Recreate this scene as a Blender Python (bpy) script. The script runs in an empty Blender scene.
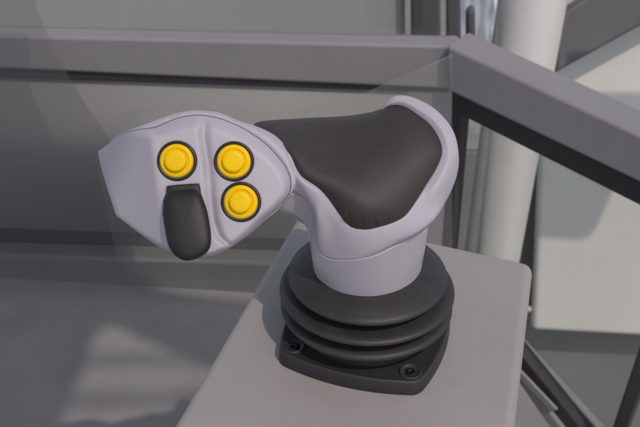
import bpy, bmesh, math, random
import numpy as np
from mathutils import Vector, Matrix
random.seed(4)
sc = bpy.context.scene
COL = sc.collection
# ------------------------------------------------------------------ camera
FPX = 900.0; TH = math.radians(33)
CAM = Vector((0, 0, 1.2))
Fw = Vector((0, math.cos(TH), -math.sin(TH))); Up = Vector((0, math.sin(TH), math.cos(TH))); Rt = Vector((1, 0, 0))
cd = bpy.data.cameras.new("camera"); cam = bpy.data.objects.new("camera", cd); COL.objects.link(cam)
cam.location = CAM; cam.rotation_euler = (math.pi/2 - TH, 0, 0)
cd.sensor_width = 36; cd.lens = FPX/640*36; cd.clip_start = 0.02; cd.clip_end = 500
sc.camera = cam
cd.dof.use_dof = True; cd.dof.focus_distance = .42; cd.dof.aperture_fstop = 27; cd.dof.aperture_blades = 7
def ray(x, y): return Fw + Rt*((x-320)/FPX) + Up*((213.5-y)/FPX)
def P(x, y, dep=0.0): return CAM + ray(x, y)*(0.45 + dep*0.0005)
def onz(x, y, z):
    r = ray(x, y); return CAM + r*((z-CAM.z)/r.z)
def onplane(x, y, p0, n):
    r = ray(x, y); return CAM + r*((p0-CAM).dot(n)/r.dot(n))
AX = P(367.5, 268)                 # foot of the grip on the stick's axis
ZTOP = AX.z - 0.0412                # console top
ZFL = ZTOP + 0.006
EL = 56

# ------------------------------------------------------------------ materials
def srgb(h):
    h = h.lstrip('#'); c = [int(h[i:i+2], 16)/255 for i in (0, 2, 4)]
    return tuple(x/12.92 if x <= .04045 else ((x+.055)/1.055)**2.4 for x in c) + (1,)
def mat(name, col, rough=0.5, spec=0.5, bump=0.0, bscale=400, var=0.0, vscale=20, metal=0, coat=0, rvar=0.0):
    m = bpy.data.materials.new(name); m.use_nodes = True; nt = m.node_tree; b = nt.nodes["Principled BSDF"]
    b.inputs['Base Color'].default_value = col; b.inputs['Roughness'].default_value = rough
    b.inputs['Specular IOR Level'].default_value = spec; b.inputs['Metallic'].default_value = metal
    b.inputs['Coat Weight'].default_value = coat; b.inputs['Coat Roughness'].default_value = .15
    tc = nt.nodes.new('ShaderNodeTexCoord')
    if bump:
        n = nt.nodes.new('ShaderNodeTexNoise'); n.inputs['Scale'].default_value = bscale; n.inputs['Detail'].default_value = 3
        nt.links.new(tc.outputs['Object'], n.inputs['Vector'])
        bp = nt.nodes.new('ShaderNodeBump'); bp.inputs['Strength'].default_value = bump; bp.inputs['Distance'].default_value = .0004
        nt.links.new(n.outputs['Fac'], bp.inputs['Height']); nt.links.new(bp.outputs['Normal'], b.inputs['Normal'])
    if var:
        n2 = nt.nodes.new('ShaderNodeTexNoise'); n2.inputs['Scale'].default_value = vscale; n2.inputs['Detail'].default_value = 6; n2.inputs['Roughness'].default_value = .65
        nt.links.new(tc.outputs['Object'], n2.inputs['Vector'])
        rmp = nt.nodes.new('ShaderNodeMapRange'); rmp.inputs[3].default_value = 1-var; rmp.inputs[4].default_value = 1+var
        rmp.inputs[1].default_value = .3; rmp.inputs[2].default_value = .7
        nt.links.new(n2.outputs['Fac'], rmp.inputs[0])
        mx = nt.nodes.new('ShaderNodeVectorMath'); mx.operation = 'SCALE'; mx.inputs[0].default_value = col[:3]
        nt.links.new(rmp.outputs[0], mx.inputs['Scale']); nt.links.new(mx.outputs[0], b.inputs['Base Color'])
        if rvar:
            r2 = nt.nodes.new('ShaderNodeMapRange'); r2.inputs[1].default_value = .3; r2.inputs[2].default_value = .7
            r2.inputs[3].default_value = rough-rvar; r2.inputs[4].default_value = rough+rvar
            nt.links.new(n2.outputs['Fac'], r2.inputs[0]); nt.links.new(r2.outputs[0], b.inputs['Roughness'])
    return m
def glass(name, tint, refl=0.12, rough=0.02, haze=0):
    m = bpy.data.materials.new(name); m.use_nodes = True; nt = m.node_tree; nt.nodes.clear()
    o = nt.nodes.new('ShaderNodeOutputMaterial'); t = nt.nodes.new('ShaderNodeBsdfTransparent'); g = nt.nodes.new('ShaderNodeBsdfGlossy')
    t.inputs[0].default_value = tint; g.inputs['Roughness'].default_value = rough; g.inputs[0].default_value = (1, 1, 1, 1)
    fr = nt.nodes.new('ShaderNodeLayerWeight'); fr.inputs[0].default_value = .5
    pw = nt.nodes.new('ShaderNodeMath'); pw.operation = 'POWER'; pw.inputs[1].default_value = 4.5; nt.links.new(fr.outputs['Facing'], pw.inputs[0])
    mu = nt.nodes.new('ShaderNodeMath'); mu.operation = 'MULTIPLY_ADD'; mu.inputs[1].default_value = .9; mu.inputs[2].default_value = refl
    nt.links.new(pw.outputs[0], mu.inputs[0])
    mx = nt.nodes.new('ShaderNodeMixShader'); nt.links.new(mu.outputs[0], mx.inputs[0]); nt.links.new(t.outputs[0], mx.inputs[1]); nt.links.new(g.outputs[0], mx.inputs[2])
    out = mx.outputs[0]
    if haze:  # even diffuse share, painted in as reflection haze
        df = nt.nodes.new('ShaderNodeBsdfDiffuse'); df.inputs[0].default_value = (.7, .7, .68, 1); m2 = nt.nodes.new('ShaderNodeMixShader'); m2.inputs[0].default_value = haze
        nt.links.new(out, m2.inputs[1]); nt.links.new(df.outputs[0], m2.inputs[2]); out = m2.outputs[0]
    nt.links.new(out, o.inputs[0]); return m
M = dict(
    grip=mat('grip_plastic', (.43, .402, .445, 1), .46, .4, .22, 2600, .03, 30),
    pad=mat('pad_rubber', (.038, .032, .0295, 1), .55, .45, .3, 2600, .15, 60),
    boot=mat('boot_rubber', (.030, .0285, .029, 1), .48, .45, .3, 1600, .15, 70, rvar=.07),
    flange=mat('flange_plastic', (.028, .0265, .027, 1), .5, .45, .35, 1500, .15, 60),
    black=mat('black_plastic', (.012, .012, .013, 1), .38, .5, .2, 1500),
    rocker=mat('rocker_rubber', (.011, .010, .0098, 1), .52, .45, .12, 3500, .1, 80),
    yellow=mat('yellow_plastic', (.88, .56, .001, 1), .4, .22, .08, 1500, .04, 90),
    console=mat('console_plastic', (.32, .296, .285, 1), .5, .4, .22, 2000, .08, 9, rvar=.05),
    rail=mat('rail_paint', (.235, .224, .232, 1), .45, .4, .3, 500, .05, 9, rvar=.08),
    sill=mat('sill_paint', (.15, .145, .145, 1), .5, .4, .3, 500, .07, 9, rvar=.08),
    gasket=mat('gasket_rubber', (.042, .040, .041, 1), .6, .3, .3, 700, .15, 20),
    floor=mat('floor_mat', (.235, .228, .22, 1), .75, .3, .6, 900, .12, 12),
    panel=mat('panel_paint', (.54, .525, .49, 1), .5, .35, 0, 200, .05, 4),
    inner=mat('inner_panel', (.25, .245, .235, 1), .6, .3, .15, 200, .06, 4),
    post=mat('post_paint', (.56, .55, .52, 1), .3, .5, .1, 300, .05, 6),
    dark=mat('dark_paint', (.09, .09, .095, 1), .5, .4, .2, 300, .1, 8),
    sheet=mat('white_sheet', (.85, .85, .85, 1), .8, .5, .2, 200),
    steel=mat('grey_steel', (.24, .24, .24, 1), .4, .5, .2, 300, .1, 8),
    screw=mat('screw_black', (.02, .02, .02, 1), .35, .5, 0, 1, metal=.6),
    ground=mat('ground_gravel', (.28, .27, .25, 1), .85, .3, .5, 60, .25, 5),
    glass=glass('clear_glass', (.90, .91, .90, 1), .03),
    tint=glass('dark_reflection', (.86, .86, .87, 1), .02, .02, .035),  # darkens what lies behind, painting in a reflection
    veil=glass('pale_reflection', (.96, .96, .95, 1), .02, .02, .055),  # pale film painting in a light reflection veil
)
# ------------------------------------------------------------------ object helpers
def tag(o, label=None, cat=None, group=None, kind=None):
    if label: o['label'] = label
    if cat: o['category'] = cat
    if group: o['group'] = group
    if kind: o['kind'] = kind
    return o
def empty(name, loc):
    o = bpy.data.objects.new(name, None); COL.objects.link(o); o.location = loc; o.empty_display_size = .02
    return o
def link(name, bm, m, parent=None, smooth=True, bevel=0, seg=3, angle=None):
    bmesh.ops.recalc_face_normals(bm, faces=bm.faces)
    me = bpy.data.meshes.new(name); bm.to_mesh(me); bm.free()
    for p in me.polygons: p.use_smooth = smooth
    me.materials.append(m)
    o = bpy.data.objects.new(name, me); COL.objects.link(o)
    if parent:
        o.parent = parent
        pm = Matrix.Translation(parent.location) if parent.type == 'EMPTY' else Matrix()
        if parent.type != 'EMPTY' and parent.parent: pm = Matrix.Translation(parent.parent.location); me.transform(pm.inverted())
        elif parent.type == 'EMPTY': me.transform(pm.inverted())
    if bevel:
        md = o.modifiers.new('bevel', 'BEVEL'); md.width = bevel; md.segments = seg; md.limit_method = 'ANGLE'; md.angle_limit = math.radians(30)
        md.harden_normals = True
    return o
# a sub-part sits under a part whose own origin equals its thing's origin
def prism(bm, pts, vec):
    a = [bm.verts.new(p) for p in pts]; b = [bm.verts.new(p+vec) for p in pts]
    n = len(pts); bm.faces.new(a); bm.faces.new(b[::-1])
    for i in range(n): bm.faces.new((a[i], b[i], b[(i+1) % n], a[(i+1) % n]))
def crom(p0, p1, p2, p3, t):
    return tuple(.5*((2*b) + (-a+c)*t + (2*a-5*b+4*c-d)*t*t + (-a+3*b-3*c+d)*t**3) for a, b, c, d in zip(p0, p1, p2, p3))
def closed_spline(pts, k):
    n = len(pts); out = []
    for i in range(n):
        for j in range(k): out.append(crom(pts[(i-1) % n], pts[i], pts[(i+1) % n], pts[(i+2) % n], j/k))
    return out
def open_spline(pts, k):
    n = len(pts); out = []
    for i in range(n-1):
        p0 = pts[i-1] if i else tuple(2*a-b for a, b in zip(pts[0], pts[1]))
        p3 = pts[i+2] if i+2 < n else tuple(2*a-b for a, b in zip(pts[-1], pts[-2]))
        for j in range(k): out.append(crom(p0, pts[i], pts[i+1], p3, j/k))
    out.append(pts[-1]); return out
def loft(bm, loops, cap0=False, cap1=False):
    rows = [[bm.verts.new(p) for p in l] for l in loops]; n = len(rows[0])
    for a, b in zip(rows, rows[1:]):
        for i in range(n): bm.faces.new((a[i], a[(i+1) % n], b[(i+1) % n], b[i]))
    if cap0: bm.faces.new(rows[0])
    if cap1: bm.faces.new(rows[-1][::-1])
    return rows

# ================================================================== JOYSTICK
joy = tag(empty('joystick', (AX.x, AX.y, ZTOP)), 'lavender grey multi-button joystick with dark palm pad standing on the pale console', 'joystick')
# control curves in (image x, image y, relative depth); 24 stations round the grip
E_ = [(442,153,-78),(436,169,-80),(426,185,-84),(417,200,-88),(406,215,-92),(395,222,-94),(380,227,-96),(365,229.8,-96),
      (350,226.5,-95),(340,215,-95),(328,197.6,-96),(318,187.5,-98),(303,177.5,-98),(296.5,169,-95),(286,150,-90),(255,125,-68),
      (300,119,-45),(340,117,-40),(372,112.5,-42),(390,105.5,-50),(403,106,-54),(417,114.5,-60),(430,125,-66),(439,139,-72)]
M_ = [(451,154,-81),(447,171,-82),(437,190,-87),(427,207,-92),(413,222,-96),(399,229,-98),(382,233.5,-100),(365,236,-100),
      (347,233,-99),(334,221,-99),(323,202.5,-100),(314.5,192,-102),(301.5,182,-101),(293,174,-97),(280,152,-92),(258,131,-60),
      (299,126,-33),(341,123,-27),(373.5,114,-38),(390,102.6,-51),(403,101,-56),(419,108,-62),(434,118,-69),(446,134,-75)]
C_ = [(458.7,155,-68),(457,174,-67),(447.5,196,-70),(436,215,-78),(419,230,-86),(401,237,-88),(382,242,-90),(364,246,-90),
      (345,245,-89),(330,237,-88),(319,219,-91),(313,205,-93),(305,194,-94),(293,183,-93),(278,165,-90),(258,145,-50),
      (300,135,-10),(342,135,5),(374,118,-10),(389,103.2,-40),(403,99.6,-46),(421,104.2,-50),(439.5,116,-56),(453.5,134,-62)]
N_ = [(447,190,-40),(446,200,-50),(438.5,213,-57),(430,224,-68),(413,236,-80),(397,242.5,-84),(381,248.5,-87),(362,253.5,-86),
      (343,254,-80),(328,249,-76),(317.5,236,-76),(314,221,-78),(309,205,-84),(297,191,-90),(278,178,-92),(262,160,-60),
      (305,160,0),(345,165,15),(372,165,20),(388,160,10),(400,160,0),(415,165,-8),(430,172,-18),(440,180,-28)]
B_ = [(426.5,222,-25),(428,227,-39),(423,231,-55),(415,235.5,-67),(405,240.5,-75),(392,246.5,-80),(376,254.2,-82),(358,258.5,-79),
      (341,259.4,-71),(328,258,-64),(319.5,251,-62),(315.5,233,-68),(312.3,212,-74),(301,196,-82),(280,190,-86),(268,180,-60),
      (315,195,-10),(345,200,10),(367,195,15),(385,197,10),(400,202,5),(410,208,0),(418,214,-8),(423,218,-16)]
K = 8
def toward(l, c, amt):            # pulls a loop towards the point c by amt image units
    out = []
    for p in l:
        d = [c[i]-p[i] for i in range(3)]; L = math.sqrt(sum(x*x for x in d)); out.append(tuple(p[i]+d[i]/L*amt for i in range(3)))
    return out
def lerp(a, b, t): return tuple(x+(y-x)*t for x, y in zip(a, b))
M_ = [(m[0], m[1], e[2]-1.6) if i < 12 or i > 19 else m for i, (m, e) in enumerate(zip(M_, E_))]
Es = [(e[0], e[1]+(3.5 if 15 <= i <= 17 else 1.2 if i == 18 else 0), e[2]+(4 if 15 <= i <= 17 else 0)) for i, e in enumerate(E_)]
def dd(a, b): return math.hypot(a[0]-b[0], a[1]-b[1])
for i in range(3, 10):
    e, m, c, n, b = E_[i], M_[i], C_[i], N_[i], B_[i]
    l1 = dd(e, m); l2 = l1+dd(m, c); l3 = l2+dd(c, n); l4 = l3+dd(n, b)
    zf = lambda f: e[2]+(b[2]-e[2])*f**1.15-1.8*math.sin(math.pi*min(1, f))
    M_[i] = (m[0], m[1], zf(l1/l4)); C_[i] = (c[0], c[1], zf(l2/l4)); N_[i] = (n[0], n[1], zf(l3/l4))
ctrs = [Es, M_, C_, N_, B_]
dens = [closed_spline(l, K) for l in ctrs]
ns = len(dens[0])
# upper shell : pad rim -> seam
cols = [open_spline([dens[r][i] for r in range(5)], 6) for i in range(ns)]
rows = [[cols[i][r] for i in range(ns)] for r in range(len(cols[0]))]
core = (368, 190, -20)
# thin rolled lip into the pad recess and into the seam
lipE = [(p[0]+(x[0])*0, p[1], p[2]+5) for p, x in zip(toward(rows[0], (368, 165, -60), 1.2), rows[0])]
seam_in = toward(rows[-1], (368, 215, 10), 2.2)
rows[-1] = [lerp(a, b, .22) for a, b in zip(rows[-1], rows[-2])]
allrows = [lipE] + rows + [seam_in]
bm = bmesh.new(); loft(bm, [[P(*p) for p in r] for r in allrows]); link('upper_shell', bm, M['grip'], joy)
# lower shell : seam -> collar foot
ang = [345,360,375,392,408,422,437,452,470,490,512,528,540,552,564,580,597,615,630,645,658,672,686,696]
sn, cs = math.sin(TH+.07), math.cos(TH+.07)
A_ = []
for a in ang:
    t = math.radians(a); A_.append((367.5+54*math.cos(t), 268+54*sn*math.sin(t)-2, -54*math.sin(t)*cs))
A2 = [lerp(a, b, .5) for a, b in zip(A_, B_)]
for i in range(0, 10): A2[i] = (367.5+(A2[i][0]-367.5)*1.012, A2[i][1], A2[i][2])
A2[10] = (314.5, 262, -45); A2[11] = (311.3, 247, -48); A2[12] = (309.8, 232, -54); A2[13] = (300, 214.5, -60); A2[14] = (280, 210.5, -66); A2[15] = (268, 203, -45)
A2[16] = (318, 225, -5)
A3 = [lerp(a, b, .5) for a, b in zip(A_, A2)]
A3[12] = (310.8, 250, -42); A3[13] = (308.5, 231, -42); A3[14] = (299, 214.5, -32); A3[15] = (300, 214, -8); A3[16] = (322, 235, 5)
dl = [closed_spline(l, K) for l in (B_, A2, A3, A_)]
foot = closed_spline([(p[0], p[1]+10, p[2]+8) for p in A_], K)
cols = [open_spline([dl[r][i] for r in range(4)], 9) for i in range(ns)]
rows = [[cols[i][r] for i in range(ns)] for r in range(len(cols[0]))]
sin2 = toward(rows[0], (368, 215, 10), 2.2)
rows[0] = [lerp(a, b, .20) for a, b in zip(rows[0], rows[1])]
bm = bmesh.new(); loft(bm, [[P(*p) for p in r] for r in [sin2]+rows+[foot]]); link('lower_shell', bm, M['grip'], joy)
# seam filler so no light leaks
bm = bmesh.new(); loft(bm, [[P(*p) for p in r] for r in (toward(dens[3], (368, 200, 10), 3), toward(dens[4], (368, 215, 10), 1.6), toward(dl[1], (368, 230, 10), 4))]); link('seam_gasket', bm, mat('seam_shadow_line', (.22, .21, .24, 1), .5), joy)
# palm pad : membrane through the rim curve, inflated
def membrane(poly, it=2500, step=1.0):
    """returns two samplers over the polygon: harmonic extension of the rim depth, and a normalised swell"""
    xs = [p[0] for p in poly]; ys = [p[1] for p in poly]
    x0, y0 = min(xs)-3, min(ys)-3; W = int((max(xs)-x0+4)/step); H = int((max(ys)-y0+4)/step)
    gy, gx = np.mgrid[0:H, 0:W]; X = x0+gx*step; Y = y0+gy*step
    ins = np.zeros((H, W), bool); n = len(poly)
    for i in range(n):
        ax, ay = poly[i][:2]; bx, by = poly[(i+1) % n][:2]
        if ay == by: continue
        c = ((ay > Y) != (by > Y)) & (X < (bx-ax)*(Y-ay)/(by-ay)+ax); ins ^= c
    pa = np.array([p[:2] for p in poly]); pd = np.array([p[2] for p in poly])
    D = np.zeros((H, W)); 
    for r in range(H):
        dd = (X[r][:, None]-pa[:, 0])**2+(Y[r][:, None]-pa[:, 1])**2; D[r] = pd[dd.argmin(1)]
    Fh = D.copy(); Ph = np.zeros((H, W)); m = ins
    for k in range(it):
        A = (np.roll(Fh, 1, 0)+np.roll(Fh, -1, 0)+np.roll(Fh, 1, 1)+np.roll(Fh, -1, 1))/4; Fh = np.where(m, A, Fh)
        A = (np.roll(Ph, 1, 0)+np.roll(Ph, -1, 0)+np.roll(Ph, 1, 1)+np.roll(Ph, -1, 1))/4+.25; Ph = np.where(m, A, 0)
    Ph /= Ph.max()
    def samp(G, x, y):
        fx = min(max((x-x0)/step, 0), W-1.001); fy = min(max((y-y0)/step, 0), H-1.001); i = int(fy); j = int(fx); u_ = fx-j; v_ = fy-i
        return float((G[i, j]*(1-u_)+G[i, j+1]*u_)*(1-v_)+(G[i+1, j]*(1-u_)+G[i+1, j+1]*u_)*v_)
    return (lambda x, y: samp(Fh, x, y)), (lambda x, y: samp(Ph, x, y))
pc = (368, 165, 0)
dE = closed_spline(E_, K)
hF, hP = membrane(dE)
def pad_depth(x, y, r):
    if r >= .999: return None
    d = hF(x, y) - 22*max(0, hP(x, y))**.7
    d += 8*math.exp(-(((x-330)/30)**2+((y-150)/24)**2)) * (1-r**6)
    t_ = max(0, min(1, ((x-300)*65+(y-166)*46)/(65*65+46*46))); q_ = math.hypot(x-300-65*t_, y-166-46*t_)
    d -= 4*math.exp(-(q_/19)**2) * (1-r**4)
    return d
nr = 34; padrows = []
for k in range(nr):
    r = 1-(k/nr)**1.25; row = []
    for i in range(ns):
        e = dE[i]; x = pc[0]+(e[0]-pc[0])*r; y = pc[1]+(e[1]-pc[1])*r
        if k == 0: d = e[2]
        else:
            d = pad_depth(x, y, r)
            w_ = min(1, (1-r)/.05); d = e[2]*(1-w_)+d*w_ if w_ < 1 else d
        if 335 < x < 388 and y > 205 and .84 < r < .99:
            d += 1.7*math.sin(x*.75)*math.sin(x*.21+1)*(1-abs(r-.93)/.08 if abs(r-.93) < .08 else 0)
        row.append((x, y, d))
    padrows.append(row)
pc = (pc[0], pc[1], pad_depth(pc[0], pc[1], 0))
edge0 = [(p[0]+(p[0]-pc[0])*.012, p[1]+(p[1]-pc[1])*.012, p[2]+7) for p in padrows[0]]
edge1 = [(p[0], p[1], p[2]+1.2) for p in padrows[0]]
padrows[0] = edge1
bm = bmesh.new(); rw = loft(bm, [[P(*p) for p in r] for r in [edge0]+padrows])
cv = bm.verts.new(P(*pc)); 
for i in range(ns): bm.faces.new((rw[-1][i], rw[-1][(i+1) % ns], cv))
link('palm_pad', bm, M['pad'], joy)

# ---- head
O_ = [(300,176,-86),(297.5,184,-86),(291.5,194,-86),(280,208.5,-88),(265,221.5,-92),(250,236,-96),(235,246.5,-98),(222,253.2,-100),(210,256.6,-100),(196,257,-98),
      (180,254.5,-96),(162.6,249.5,-92),(147.6,240.2,-88),(121,220,-84),(116,216.0,-80),(113.9,210,-78),(102.5,175,-74),(97.6,153,-72),(100,149,-72),(107.5,142.4,-74),
      (117.5,134.5,-78),(130,129.6,-82),(152.6,121.4,-86),(175,113.6,-90),(190,110.6,-90),(204,110.6,-90),(220,112.8,-90),(240,121,-88),(257,126.5,-86),(275,135.5,-86),(288,149,-86),(295.5,164,-86)]
S_ = [(290.5,183,-103),(290,190,-103),(287,197,-103),(277.5,208,-103),(263,220.5,-103),(248.5,234.5,-104),(234,245.2,-105),(222,252,-106),(210,256,-106),(196,256.3,-106),
      (180,253.5,-104),(162.8,248.6,-100),(148,239.4,-95),(121,219.4,-86),(116.4,215.6,-84),(114.2,210,-83),(103.2,175,-78),(98.3,153.5,-76),(101,149.6,-77),(109,143.4,-82),
      (120,134.6,-92),(135,130.4,-95),(155,127.6,-97),(167,122.4,-99),(181,117.6,-100),(198,115.4,-101),(217,118,-102),(231,123,-103),(246,130.4,-103),(267,145.5,-103),(283,163.5,-103),(289.4,176,-103)]
ho = closed_spline(O_, 8); hs = closed_spline(S_, 8); nh = len(ho)
def sstep(a, b, x):
    t = max(0, min(1, (x-a)/(b-a))); return t*t*(3-2*t)
valley = [(204.5,112),(204.5,122),(203.5,135),(205.5,150),(208,165),(209,180),(210,195),(213,220),(218,235),(222,240),(229,245),(240,256)]
def vx(y):
    for (x0, y0), (x1, y1) in zip(valley, valley[1:]):
        if y0 <= y <= y1: return x0+(x1-x0)*(y-y0)/(y1-y0)
    return valley[0][0] if y < 112 else valley[-1][0]
def softplus(x, w): return x if x > 12*w else w*math.log(1+math.exp(x/w))
def face_depth(x, y):
    d = -117.0
    xe = 151+(y-140)*8/56.0
    d += 1.0*softplus(xe-x, .9)                       # left facet falls away
    v = x-vx(y)
    # long crease: the middle field drops down a soft riser into a valley, the right field starts from it
    fade = 1-sstep(242, 252, y)
    d += fade*(5.2*math.exp(-(v/4.3)**2) )
    d += 1.2*sstep(-6, 4, v)
    d += .035*max(0, x-225)
    d -= .02*(y-180)
    ty = 136 - 6*sstep(165, 190, x) + 6*sstep(215, 240, x)
    return d
hs = [(p[0], p[1], max(p[2], face_depth(p[0], p[1])+3) if p[0] < 160 else p[2]) for p in hs]
ho = [(p[0], p[1], max(p[2], face_depth(p[0], p[1])+12) if p[0] < 160 else p[2]) for p in ho]
fr_ = [1, .992, .98, .965, .945, .925, .9, .87, .84, .80] + [.80*(1-k/30) for k in range(1, 30)]
hc = (198, 186)
rowsF = []
for r in fr_:
    row = []
    for i in range(nh):
        s = hs[i]; x = hc[0]+(s[0]-hc[0])*r; y = hc[1]+(s[1]-hc[1])*r
        dist = (1-r)*math.hypot(s[0]-hc[0], s[1]-hc[1])
        # bevel width: wide along the top and right, narrow at left and bottom
        a = math.atan2(s[1]-hc[1], s[0]-hc[0])
        top = max(0, -math.sin(a)); w = 4 + 11*top**.7 + 5*max(0, math.cos(a))
        t = min(1, dist/w)
        base = face_depth(x, y)
        k = (1-t)**2
        prof = base*(1-k)+(s[2])*k if s[0] > 165 else base+(s[2]-face_depth(s[0], s[1]))*k
        if 150 < s[0] <= 165:
            q_ = (s[0]-150)/15; prof = (1-q_)*(base+(s[2]-face_depth(s[0], s[1]))*k)+q_*(base*(1-k)+s[2]*k)
        row.append((x, y, prof))
    rowsF.append(row)
inn = [(hc[0]+(p[0]-hc[0])*.985, hc[1]+(p[1]-hc[1])*.985, p[2]+6) for p in hs]
bm = bmesh.new(); rw = loft(bm, [[P(*p) for p in r] for r in [inn]+rowsF])
cv = bm.verts.new(P(hc[0], hc[1], face_depth(*hc)))
for i in range(nh): bm.faces.new((rw[-1][i], rw[-1][(i+1) % nh], cv))
link('face_plate', bm, M['grip'], joy)
# rear shell of the head : seam -> silhouette -> back
so = [(hc[0]+(p[0]-hc[0])*1.006, hc[1]+(p[1]-hc[1])*1.006, p[2]+1.2) for p in hs]
for i_ in range(nh):                 # along the left and lower edge the shell stays tucked behind the plate
    q_ = i_/8
    w_ = max(0, min(1, (q_-3.5)/2, (20.5-q_)/2))
    so[i_] = lerp(so[i_], (hc[0]+(hs[i_][0]-hc[0])*.985, hc[1]+(hs[i_][1]-hc[1])*.985, hs[i_][2]+5), w_)
    ho[i_] = lerp(ho[i_], (hc[0]+(ho[i_][0]-hc[0])*.975, hc[1]+(ho[i_][1]-hc[1])*.975, ho[i_][2]+5), w_)
si = [(p[0], p[1], p[2]+5) for p in so]
mid = []
for a, b in zip(so, ho):
    m_ = lerp(a, b, .5); mid.append((m_[0]+(b[0]-a[0])*.12, m_[1]+(b[1]-a[1])*.12, m_[2]-2.5 if abs(a[2]-b[2]) > 8 else m_[2]))
def inset(l, f, dz, lim=None):
    out = []
    for p in l: out.append((hc[0]+20+(p[0]-hc[0]-20)*f, hc[1]-4+(p[1]-hc[1]+4)*f, (p[2]+dz)))
    return out
b1 = inset(ho, .99, 14); b2 = inset(ho, .95, 30); b3 = inset(ho, .86, 42); b4 = inset(ho, .6, 52); b5 = inset(ho, .2, 56)
bm = bmesh.new(); loft(bm, [[P(*p) for p in r] for r in [si, so, mid, ho, b1, b2, b3, b4, b5]], False, True)
link('head_shell', bm, M['grip'], joy)

# ---- local frames on the head
def frame(x, y, off=0, eps=5):
    c = P(x, y, face_depth(x, y)); a = P(x+eps, y, face_depth(x+eps, y))-P(x-eps, y, face_depth(x-eps, y)); b = P(x, y-eps, face_depth(x, y-eps))-P(x, y+eps, face_depth(x, y+eps))
    n = a.cross(b).normalized(); 
    if n.dot(CAM-c) < 0: n = -n
    a.normalize(); b = n.cross(a).normalized()
    return c + n*off, a, b, n
MMu = .0005*.89
def revolve(bm, c, a, b, n, prof, seg=56, cap=True):
    rows = []
    for r, h in prof:
        rows.append([c + a*(r*math.cos(2*math.pi*i/seg)) + b*(r*math.sin(2*math.pi*i/seg)) + n*h for i in range(seg)])
    loft(bm, rows, False, cap)
u = .0005*.885
for x, y in ((177, 161), (234, 161.5), (241, 202)):
    c, a, b, n = frame(x, y, 0, 9)
    n = (n + Vector((-.05, 0, -.05))).normalized(); a = (a-n*a.dot(n)).normalized(); b = n.cross(a)
    bm = bmesh.new(); s = u
    revolve(bm, c, a, b, n, [(20.0*s, -6*s), (20.0*s, .8*s), (19.6*s, 1.7*s), (18.4*s, 2.1*s), (17.6*s, 1.9*s), (17.2*s, 1.0*s), (17.0*s, -3*s)], cap=False)
    bz = bm
    bm = bmesh.new()
    revolve(bm, c, a, b, n, [(16.7*s, -3*s), (16.7*s, 1.8*s), (16.5*s, 2.8*s), (16.0*s, 3.7*s), (15.0*s, 4.6*s), (13.6*s, 5.2*s), (13.0*s, 5.1*s), (12.4*s, 4.0*s), (11.8*s, 3.2*s), (11.3*s, 3.4*s),
                             (10.9*s, 5.2*s), (10.7*s, 8.0*s), (10.2*s, 9.2*s), (9.3*s, 9.8*s), (6*s, 10*s), (3*s, 10.05*s), (.5*s, 10.1*s)])
    pb_ = link('push_button', bm, M['yellow'], joy)
    link('button_bezel', bz, M['black'], pb_)
# rocker switch
c0 = frame(188, 222)[0]
bm = bmesh.new()
slot = [(167,187.2),(169,185.8),(183,184.4),(197,183.6),(199.2,184.8),(200.5,192),(200,201),(168,203),(166.4,196)]
fl = closed_spline([(x, y, 0) for x, y in slot], 5)
def hrow(l, off, f=1, cx=184, cy=194): return [P(cx+(p[0]-cx)*f, cy+(p[1]-cy)*f, face_depth(cx+(p[0]-cx)*f, cy+(p[1]-cy)*f)-off) for p in l]
loft(bm, [hrow(fl, -4, 1.02), hrow(fl, 3.6, 1.02), hrow(fl, 5.2, .99), hrow(fl, 6.0, .94), hrow(fl, 6.2, .86), hrow(fl, 6.2, .3)], False, True)
sk = link('switch_socket', bm, M['black'], joy)
pad = [(163,206,8),(163.8,198,6),(168,192.5,5),(181,190.2,5),(195,190,5),(200.5,194,6),(203.6,200,8),(207,210,10),(209.5,222,12),(211.2,235,14),(210.4,246,15),(206,253,16),(197,258.6,17),(186,260.8,17),(177,257,16.5),(171,250.5,16),(167.4,242,14),(164.6,228,12),(162.6,214,10)]
pl = closed_spline(pad, 5); pcx, pcy = 186, 226
def prow(f, h, dy=0):
    out = []
    for p in pl:
        x = pcx+(p[0]-pcx)*f; y = pcy+dy+(p[1]-pcy)*f
        fd = -117 + 1.0
        out.append(P(x, y, fd-((8+max(0, y-190)*.15)*h[0]+h[1])))
    return out
bm = bmesh.new()
rows = [prow(.93, (0, -6)), prow(.97, (.3, -2)), prow(1.0, (.75, 0)), prow(1.0, (1, 1)), prow(.985, (1, 3.0)), prow(.955, (1, 4.8)), prow(.91, (1, 6.2)), prow(.85, (1, 7.2)), prow(.76, (1, 8.0)), prow(.6, (1, 8.8)), prow(.4, (1, 9.3)), prow(.2, (1, 9.5)), prow(.03, (1, 9.6))]
loft(bm, rows, False, True)
link('rocker_switch', bm, M['rocker'], joy)

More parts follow.
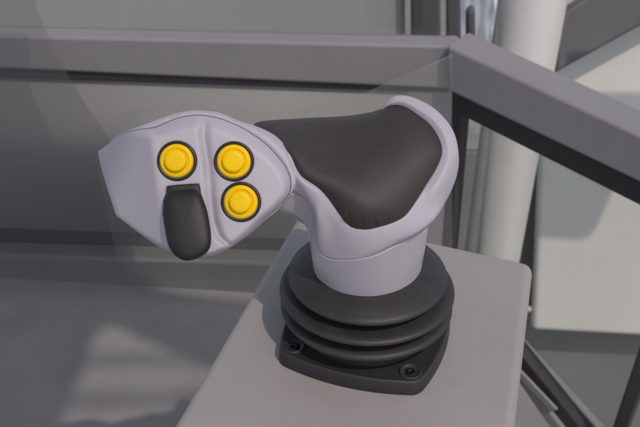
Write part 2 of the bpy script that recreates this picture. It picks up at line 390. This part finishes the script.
# ---- bellows boot (true revolve about the stick)
def rev_world(bm, prof, seg=96, cap0=False, cap1=False):
    rows = [[Vector((AX.x+r*math.cos(2*math.pi*i/seg), AX.y+r*math.sin(2*math.pi*i/seg), AX.z+z)) for i in range(seg)] for r, z in prof]
    loft(bm, rows, cap0, cap1)
def mmr(l): return [(a*.0005, b*.0005) for a, b in l]
prof = [(40, 6), (50, 4.6), (55, 3.6), (61, 2.6), (68, 1.0), (73.5, -1.2), (77.2, -3.0), (79.3, -5.0), (79.9, -7.0), (79.0, -9.0), (76.5, -9.8), (71, -10.2), (65, -11), (61.5, -15), (64, -18.8),
        (72, -19.4), (79, -19.8), (84.5, -20.6), (87.4, -22), (88.5, -24.0), (87.8, -26.0), (85, -27.2), (79, -27.8), (71, -28.6), (66, -33), (69, -37.4),
        (76, -38.2), (82, -39.0), (85.8, -40.4), (87.6, -42.6), (87.4, -45.2), (85, -47.0), (79, -48.0), (72, -49.5), (69, -54), (70, -60), (71, -72)]
dp = open_spline([(a, b) for a, b in prof], 4)
bm = bmesh.new(); rev_world(bm, mmr(dp)); link('bellows_boot', bm, M['boot'], joy)
# ---- mounting flange
rot = math.radians(-18)
def fl2w(x, y, z): return Vector((AX.x+.0008+(x*math.cos(rot)-y*math.sin(rot))*.00098, AX.y-.0021+(x*math.sin(rot)+y*math.cos(rot))*.00098, z))
side = []
for t in [i/14 for i in range(15)]:
    x = -33.2+66.4*t; side.append((x, -42.4+4.8*((x/33.2)**2)))
crn = []
c0x, c0y, rr = 30.6, -31.2, 7.0
a0, a1 = math.radians(-66), math.radians(-24)
for i in range(1, 8): crn.append((c0x+rr*math.cos(a0+(a1-a0)*i/8)*1.0, c0y+rr*math.sin(a0+(a1-a0)*i/8)))
quarter = side+crn; outl = []
for q in range(4):
    ca, sa = math.cos(q*math.pi/2), math.sin(q*math.pi/2)
    for x, y in quarter: outl.append((x*ca-y*sa, x*sa+y*ca))
def frow(f, z): return [fl2w(x*f, y*f, z) for x, y in outl]
zt = ZTOP+.0085
bm = bmesh.new(); loft(bm, [frow(.99, ZTOP-.0005), frow(1.005, ZTOP+.0006), frow(1.0, ZTOP+.003), frow(.994, zt-.0011), frow(.985, zt-.0004), frow(.972, zt-.0001), frow(.95, zt-.0005), frow(.8, zt-.0006), frow(.3, zt-.0006)], True, True)
flg = link('mounting_flange', bm, M['flange'], joy)
# countersunk bosses + screws in the corners
for sx, sy in ((-1, -1), (1, -1), (1, 1), (-1, 1)):
    cx, cy = sx*30.4, sy*30.4
    def cr(r, z): return [fl2w(cx+r*math.cos(2*math.pi*i/28), cy+r*math.sin(2*math.pi*i/28), zt+z) for i in range(28)]
    bm = bmesh.new(); loft(bm, [cr(5.6, -.0014), cr(5.5, .0002), cr(5.2, .0006), cr(4.9, .0006), cr(4.4, .0001), cr(3.0, -.0020+.0016), cr(2.7, -.0004), cr(2.6, -.0004)])
    sb_ = link('screw_boss', bm, M['flange'], joy)
    bm = bmesh.new()
    loft(bm, [cr(2.65, -.0002), cr(2.3, .0000), cr(1.5, .0001)]); 
    hx = lambda r, z: [fl2w(cx+1.5*math.cos(2*math.pi*i/28), cy+1.5*math.sin(2*math.pi*i/28), zt+z) for i in range(28)]
    loft(bm, [cr(1.5, .0001), cr(1.35, -.0004), cr(.1, -.0004)], False, True)
    link('screw', bm, M['screw'], sb_)

# ================================================================== CONSOLE
bl, br = onz(299, 210, ZTOP), onz(534.5, 262, ZTOP)
ld = onz(170, 427, ZTOP)-bl; rd = onz(516, 427, ZTOP)-br
fl_, fr2 = bl+ld*2.0, br+rd*2.0*1.35
bm = bmesh.new()
zb = Vector((0, 0, -.09))
A0 = [bl, br, fr2, fl_]

cen = sum(A0, Vector())/4
top = [bm.verts.new(p) for p in A0]
bot = [bm.verts.new(cen+(p-cen)*.93+zb) for p in A0]
bm.faces.new(top); bm.faces.new(bot[::-1])
for i in range(4): bm.faces.new((top[i], bot[i], bot[(i+1) % 4], top[(i+1) % 4]))
cons = empty('control_console', (cen.x, cen.y, ZTOP-.25))
link('console_body', bm, M['console'], cons, True, .006, 5)
bm = bmesh.new(); prism(bm, [cen+(p-cen)*.5+Vector((0, 0, -.0895)) for p in A0], Vector((0, 0, -.17))); link('pedestal', bm, M['dark'], cons, True, .004, 3)
tag(cons, 'pale grey moulded plastic console block with rounded edges under the joystick boot', 'console')

# ================================================================== CAB
Cn = P(455, 95, (.95-.45)/.0005)
hC = Cn.z
Lw = onz(0, 76, hC); Rw = onz(640, 189, hC)
bd = (Cn-Lw).normalized(); bn = Vector((bd.y, -bd.x, 0)); bn = bn if bn.y < 0 else -bn       # back wall, normal to viewer
rn = Vector((-.6, -.8, 0))
def bw(x, y, o=0): return onplane(x, y, Cn+bn*o, bn)
def rwp(x, y, o=0): return onplane(x, y, Cn+rn*o, rn)
cab = tag(empty('cab_frame', (Cn.x, Cn.y, .5)), 'grey painted cab frame with dark window seals behind and right of the joystick', 'cab frame')
def slab(name, pts, n, o, th, m, fn, parent=cab, bevel=.003, seg=3):
    bm = bmesh.new(); pp = [fn(x, y, o) for x, y in pts]; prism(bm, pp, -n*th)
    return link(name, bm, m, parent, True, bevel, seg)
# back: upper rail (front face nearer the viewer, rounded top)
slab('top_rail', [(-60, 34), (460, 46), (460, 90.3), (-60, 66.5)], bn, .016, .03, M['rail'], bw, bevel=.004, seg=4)
slab('rail_seal', [(-60, 65), (449, 82.5), (449, 93), (-60, 75.5)], bn, .012, .012, M['gasket'], bw, bevel=.002)
slab('lower_panel', [(-60, 70), (452, 86), (452, 245), (-60, 225.5)], bn, .008, .010, M['inner'], bw, bevel=0)
slab('corner_post', [(405, 60), (456, 60), (452, 300), (405, 300)], bn, .010, .02, M['rail'], bw, bevel=.004)
slab('sill_seal', [(-60, 224.5), (452, 244), (452, 262), (-60, 244)], bn, .001, .006, M['gasket'], bw, bevel=.001)
slab('sill_step', [(-60, 252.5), (452, 269), (452, 330), (-60, 330)], bn, .032, .030, M['sill'], bw, bevel=.005)
up = slab('upper_window', [(-60, -60), (450, -60), (450, 46), (-60, 40)], bn, -.006, .004, M['glass'], bw, bevel=0)
# right: diagonal rail + seals
slab('side_rail', [(446, 44.5), (700, 163), (700, 212), (449, 92)], rn, .03, .045, M['rail'], rwp, bevel=.004, seg=4)
slab('window_seal', [(452, 90), (700, 206), (700, 236), (452, 111)], rn, .012, .02, M['gasket'], rwp, bevel=.002)
slab('window_seal', [(452, 92), (463, 97), (446, 300), (438, 300)], rn, .010, .02, M['gasket'], rwp, bevel=.002)
wp = slab('window_pane', [(452, 95), (700, 220), (700, 520), (440, 320)], rn, -.002, .004, M['glass'], rwp, bevel=0)
for o_ in (wp, up):
    for p_ in o_.data.polygons: p_.use_smooth = False
slab('window_seal', [(440, 245), (517, 349), (580, 427), (640, 500), (618, 500), (560, 427), (505, 360), (440, 280)], rn, .010, .02, M['gasket'], rwp, bevel=.002)
slab('window_seal', [(655, 300), (675, 300), (600, 500), (588, 500)], rn, .014, .02, M['gasket'], rwp, bevel=.002)
slab('lower_side_rail', [(440, 276), (505, 357), (562, 427), (618, 497), (560, 560), (440, 420)], rn, .016, .008, M['rail'], rwp, bevel=.006, seg=4)
slab('rail_trim', [(500, 350), (520, 371), (557, 410), (551, 412), (512, 371), (496, 353)], rn, .020, .004, M['steel'], rwp, bevel=.001)
# ------------------------------------------------------------------ floor
zfl = bw(100, 283.5, .032).z
bm = bmesh.new(); S = 1.3
a = [bw(-260, 300, .1), bw(480, 300, .1)]
q = [Vector((-1.1, 1.02, zfl)), Vector((.6, .80, zfl)), Vector((.6, -.6, zfl)), Vector((-1.1, -.6, zfl))]
q[0] = Vector((Lw.x, Lw.y, zfl))-bd*.6; q[1] = Vector((Cn.x, Cn.y, zfl))+bd*.02
prism(bm, q, Vector((0, 0, -.02))); tag(link('floor', bm, M['floor'], None, False), kind='structure')
# ------------------------------------------------------------------ outside
def wall_thing(name, label, cat, pts, n, p0, th, m, bevel=.01):
    bm = bmesh.new(); pp = [onplane(x, y, p0, n) for x, y in pts]; prism(bm, pp, -n*th)
    return tag(link(name, bm, m, None, True, bevel, 3), label, cat)
n2 = Vector((.12, -.9, .42)).normalized()
pA = Cn + (Cn-CAM).normalized()*1.0
bpl = [onplane(x, y, pA, n2) for x, y in [(543, 120), (556, 62), (556, -120), (800, -120), (800, 344), (534, 330)]]
bp_ = tag(empty('body_panel', sum(bpl, Vector())/6-Vector((0, 0, .5))), 'big off-white machine body panel with small side knob, seen through the side window', 'panel')
bm = bmesh.new(); prism(bm, bpl, -n2*.03); link('panel_sheet', bm, M['panel'], bp_, True, .010, 3)
bm = bmesh.new(); kc = onplane(531, 309, pA-n2*.02, n2); kx = Vector((1, 0, 0))
def kr(r, t): return [kc+kx*t+Vector((0, 1, 0))*(r*math.cos(2*math.pi*i/20))+Vector((0, 0, 1))*(r*math.sin(2*math.pi*i/20)) for i in range(20)]
loft(bm, [kr(.002, -.012), kr(.007, -.010), kr(.008, -.006), kr(.006, -.001), kr(.004, .001), kr(.004, .02)], True, True)
link('knob', bm, M['post'], bp_)
wall_thing('dark_boom', 'dark grey slanting beam crossing in front of the off-white panel, top right', 'beam',
           [(556, 73), (558, 15), (590, -6), (720, -75), (720, -18)], n2, pA+n2*.12, .06, M['dark'], .008)
wall_thing('white_canopy', 'big pale cover sheet standing outside above the side rail', 'cover', [(556, 20), (900, -150), (900, 330), (556, 230)], n2, pA-n2*.25, .03, M['panel'], .01)
# post
pc1 = onplane(533, 0, Cn+(Cn-CAM).normalized()*.55, n2); pc2 = onplane(499, 250, Cn+(Cn-CAM).normalized()*.55, n2)
axd = (pc1-pc2).normalized(); r1 = (onplane(567, 0, pc1, Fw)-pc1).length*.98; r2 = (onplane(522, 255, pc2, Fw)-pc2).length*.92
bm = bmesh.new(); e1 = axd.cross(Fw).normalized(); e2 = axd.cross(e1)
L = (pc1-pc2).length
rows = []
for t in (-.9, 0, .3, .6, 1, 2.2):
    c = pc2+axd*L*t; r = r2+(r1-r2)*t
    rows.append([c+e1*(r*math.cos(2*math.pi*i/64))+e2*(r*math.sin(2*math.pi*i/64)) for i in range(64)])
loft(bm, rows, True, True)
tag(link('white_post', bm, M['post'], None), 'thick white painted tube post leaning outside the side window', 'post')
bm = bmesh.new(); rows = []
for t in (-.9, 2.2):
    c = pc2+axd*L*t - e1*(r2*1.25) * (1 if e1.x > 0 else -1)
    rows.append([c+e1*(.012*math.cos(2*math.pi*i/24))+e2*(.012*math.sin(2*math.pi*i/24)) for i in range(24)])
loft(bm, rows, True, True)
tag(link('thin_rod', bm, M['steel'], None), 'thin bright metal rod running beside the thick white post', 'rod')
# behind the back wall
pB = Cn - bn*.5
wall_thing('outer_panel', 'wide plain grey green body panel behind the upper window glass', 'panel', [(-200, -200), (404, -200), (405, 60), (-200, 60)], bn, pB, .05, mat('outer_paint', (.42, .42, .40, 1), .5, .4, 0, 1, .05, 4), .01)
wall_thing('dark_bracket', 'dark grey flat bracket standing outside above the cab corner', 'bracket', [(446, -60), (460, -60), (461, 44), (446, 44)], bn, pB-bn*.05, .03, M['dark'], .006)
wall_thing('rounded_bracket', 'small dark bracket with rounded top beside the crinkled white sheet', 'bracket', [(466, 12), (475, 9), (476, 60), (466, 60)], bn, pB-bn*.05, .03, M['dark'], .012)
wall_thing('window_upright', 'dark grey flat upright outside behind the upper window, left of the cab corner', 'upright', [(410, -60), (440, -60), (441, 60), (411, 60)], bn, pB+bn*.03, .03, M['dark'], .006)
# crinkled sheet
bm = bmesh.new(); g = []
for i in range(40):
    rowv = []
    for j in range(16):
        x = 455+i*1.5; y = -40+j*6
        p = onplane(x, y, pB-bn*.4, bn)
        p += bn*(.004*math.sin(i*.9+j*.5)+.004*math.sin(i*.37-j*1.3)+random.uniform(-.003, .003)+j*.012); rowv.append(bm.verts.new(p))
    g.append(rowv)
for i in range(39):
    for j in range(15): bm.faces.new((g[i][j], g[i+1][j], g[i+1][j+1], g[i][j+1]))
o = link('plastic_sheet', bm, M['sheet'], None); sm = o.modifiers.new('s', 'SOLIDIFY'); sm.thickness = .002
tag(o, 'crinkled bright white plastic sheet glimpsed left of the thick post', 'plastic sheet')
# low grey body outside under the panel
wall_thing('lower_cowl', 'dull dark grey machine cowl below the off-white panel outside the window', 'cowl', [(440, 150), (760, 150), (760, 600), (440, 600)], n2, pA-n2*.12, .05, mat('cowl_paint', (.15, .15, .15, 1), .5, .4, 0, 1, .12, 5), .01)
wall_thing('sloping_pipe', 'thin light pipe sloping down just outside the lower window seal', 'pipe', [(500, 312), (523, 337), (606, 428), (640, 466), (632, 470), (598, 430), (516, 340), (496, 315)], n2, pA+n2*.1, .02, M['steel'], .004)
# ground
bm = bmesh.new(); prism(bm, [Vector((-60, -60, -.9)), Vector((60, -60, -.9)), Vector((60, 60, -.9)), Vector((-60, 60, -.9))], Vector((0, 0, -.1)))
tag(link('ground', bm, M['ground'], None, False), kind='structure')
# added sheet before the back wall, painting in a dark curved reflection
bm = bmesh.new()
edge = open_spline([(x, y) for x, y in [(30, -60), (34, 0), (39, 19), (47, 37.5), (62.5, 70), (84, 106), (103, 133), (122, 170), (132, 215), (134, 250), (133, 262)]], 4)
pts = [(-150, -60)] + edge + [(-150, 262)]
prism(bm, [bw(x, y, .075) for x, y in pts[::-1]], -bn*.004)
tag(link('dark_reflection_sheet', bm, M['tint'], None, False), 'thin see-through sheet with curved edge standing in for a dark reflection over the left rail', 'reflection sheet')

bm = bmesh.new()  # second added sheet, painting a pale reflection over the back wall
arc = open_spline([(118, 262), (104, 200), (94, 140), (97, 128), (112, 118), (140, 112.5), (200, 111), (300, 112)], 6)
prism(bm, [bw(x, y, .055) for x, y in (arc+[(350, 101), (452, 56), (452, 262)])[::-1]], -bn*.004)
tag(link('pale_reflection_sheet', bm, M['veil'], None, False), 'thin pale sheet with rounded top corner standing in for a light reflection, right of the dark one', 'reflection sheet')

# unseen casters added overhead, cut to the shade outlines on floor and sill
sdir = Vector((-28.3, 43.1, 0)).normalized(); el = math.radians(EL)
trav = Vector((sdir.x*math.cos(el), sdir.y*math.cos(el), -math.sin(el)))
def up_to(p, z): return p - trav*((z-p.z)/-trav.z)
def shade_caster(name, pts, z, th, m):
    bm = bmesh.new(); prism(bm, [up_to(onz(x, y, zfl), z) for x, y in pts], Vector((0, 0, th))); return link(name, bm, m, cab, False)
shade_caster('shade_panel', [(-220,225),(112,232),(128,283),(150,288),(175,297),(200,301),(240,306),(290,310),(290,395),(240,380),(200,361),(175,353),(140,339),(125,330),(119,328),(112,326.5),(106,327),(99,331),(94,338),(84,369),(59,427),(30,500),(-220,500)], 1.7, .02, M['rail'])
for y_, k_ in ((353, 0), (357, 0), (361, 0), (365, 0), (391, 1), (395.5, 1), (400, 1), (404.5, 1)):  # thin unseen slats added to band the sunlit floor patch
    shade_caster('shade_slat', [(60, y_+3*k_), (240, y_-3*k_), (240, y_-3*k_+1.6), (60, y_+3*k_+1.6)], 1.725, .002, M['rail'])
sp = [onplane(x, y, pA, n2)-trav*1.0 for x, y in [(530, 90), (660, 90), (640, 140), (613, 190), (597, 226), (591, 233), (583, 236), (530, 233)]]  # unseen plate added for the panel's shadow, its outline carried back along the sun
bm = bmesh.new(); prism(bm, sp, n2*.02)
tag(link('panel_shade_plate', bm, M['dark'], None, True, .01), 'unseen dark plate added high outside to shade the off-white panel', 'shade plate')
# ================================================================== LIGHT
sdir = Vector((-28.3, 43.1, 0)).normalized()          # way the light travels
el = math.radians(EL)
trav = Vector((sdir.x*math.cos(el), sdir.y*math.cos(el), -math.sin(el)))
ld_ = bpy.data.lights.new('sun', 'SUN'); ld_.energy = 1.6; ld_.angle = math.radians(.9); ld_.color = (1, .85, .78)
so_ = bpy.data.objects.new('sun', ld_); COL.objects.link(so_); so_.rotation_euler = trav.to_track_quat('-Z', 'Y').to_euler(); so_.location = (1, -1, 3)
w = bpy.data.worlds.new('World'); sc.world = w; w.use_nodes = True; nt = w.node_tree
sky = nt.nodes.new('ShaderNodeTexSky'); sky.sky_type = 'NISHITA'; sky.sun_disc = False
sky.sun_elevation = el; sky.sun_rotation = math.atan2(-trav.x, -trav.y)
sky.air_density = 1.0; sky.dust_density = 1.2; sky.ozone_density = 2
hs_ = nt.nodes.new('ShaderNodeHueSaturation'); hs_.inputs['Saturation'].default_value = .48
nt.links.new(sky.outputs[0], hs_.inputs['Color']); nt.links.new(hs_.outputs[0], nt.nodes['Background'].inputs[0]); nt.nodes['Background'].inputs[1].default_value = .138
vs = sc.view_settings; vs.view_transform = 'Standard'; vs.look = 'None'; vs.exposure = 0.06; vs.gamma = 1
sc.render.engine = 'CYCLES'
sc.render.resolution_x = 1024; sc.render.resolution_y = 683
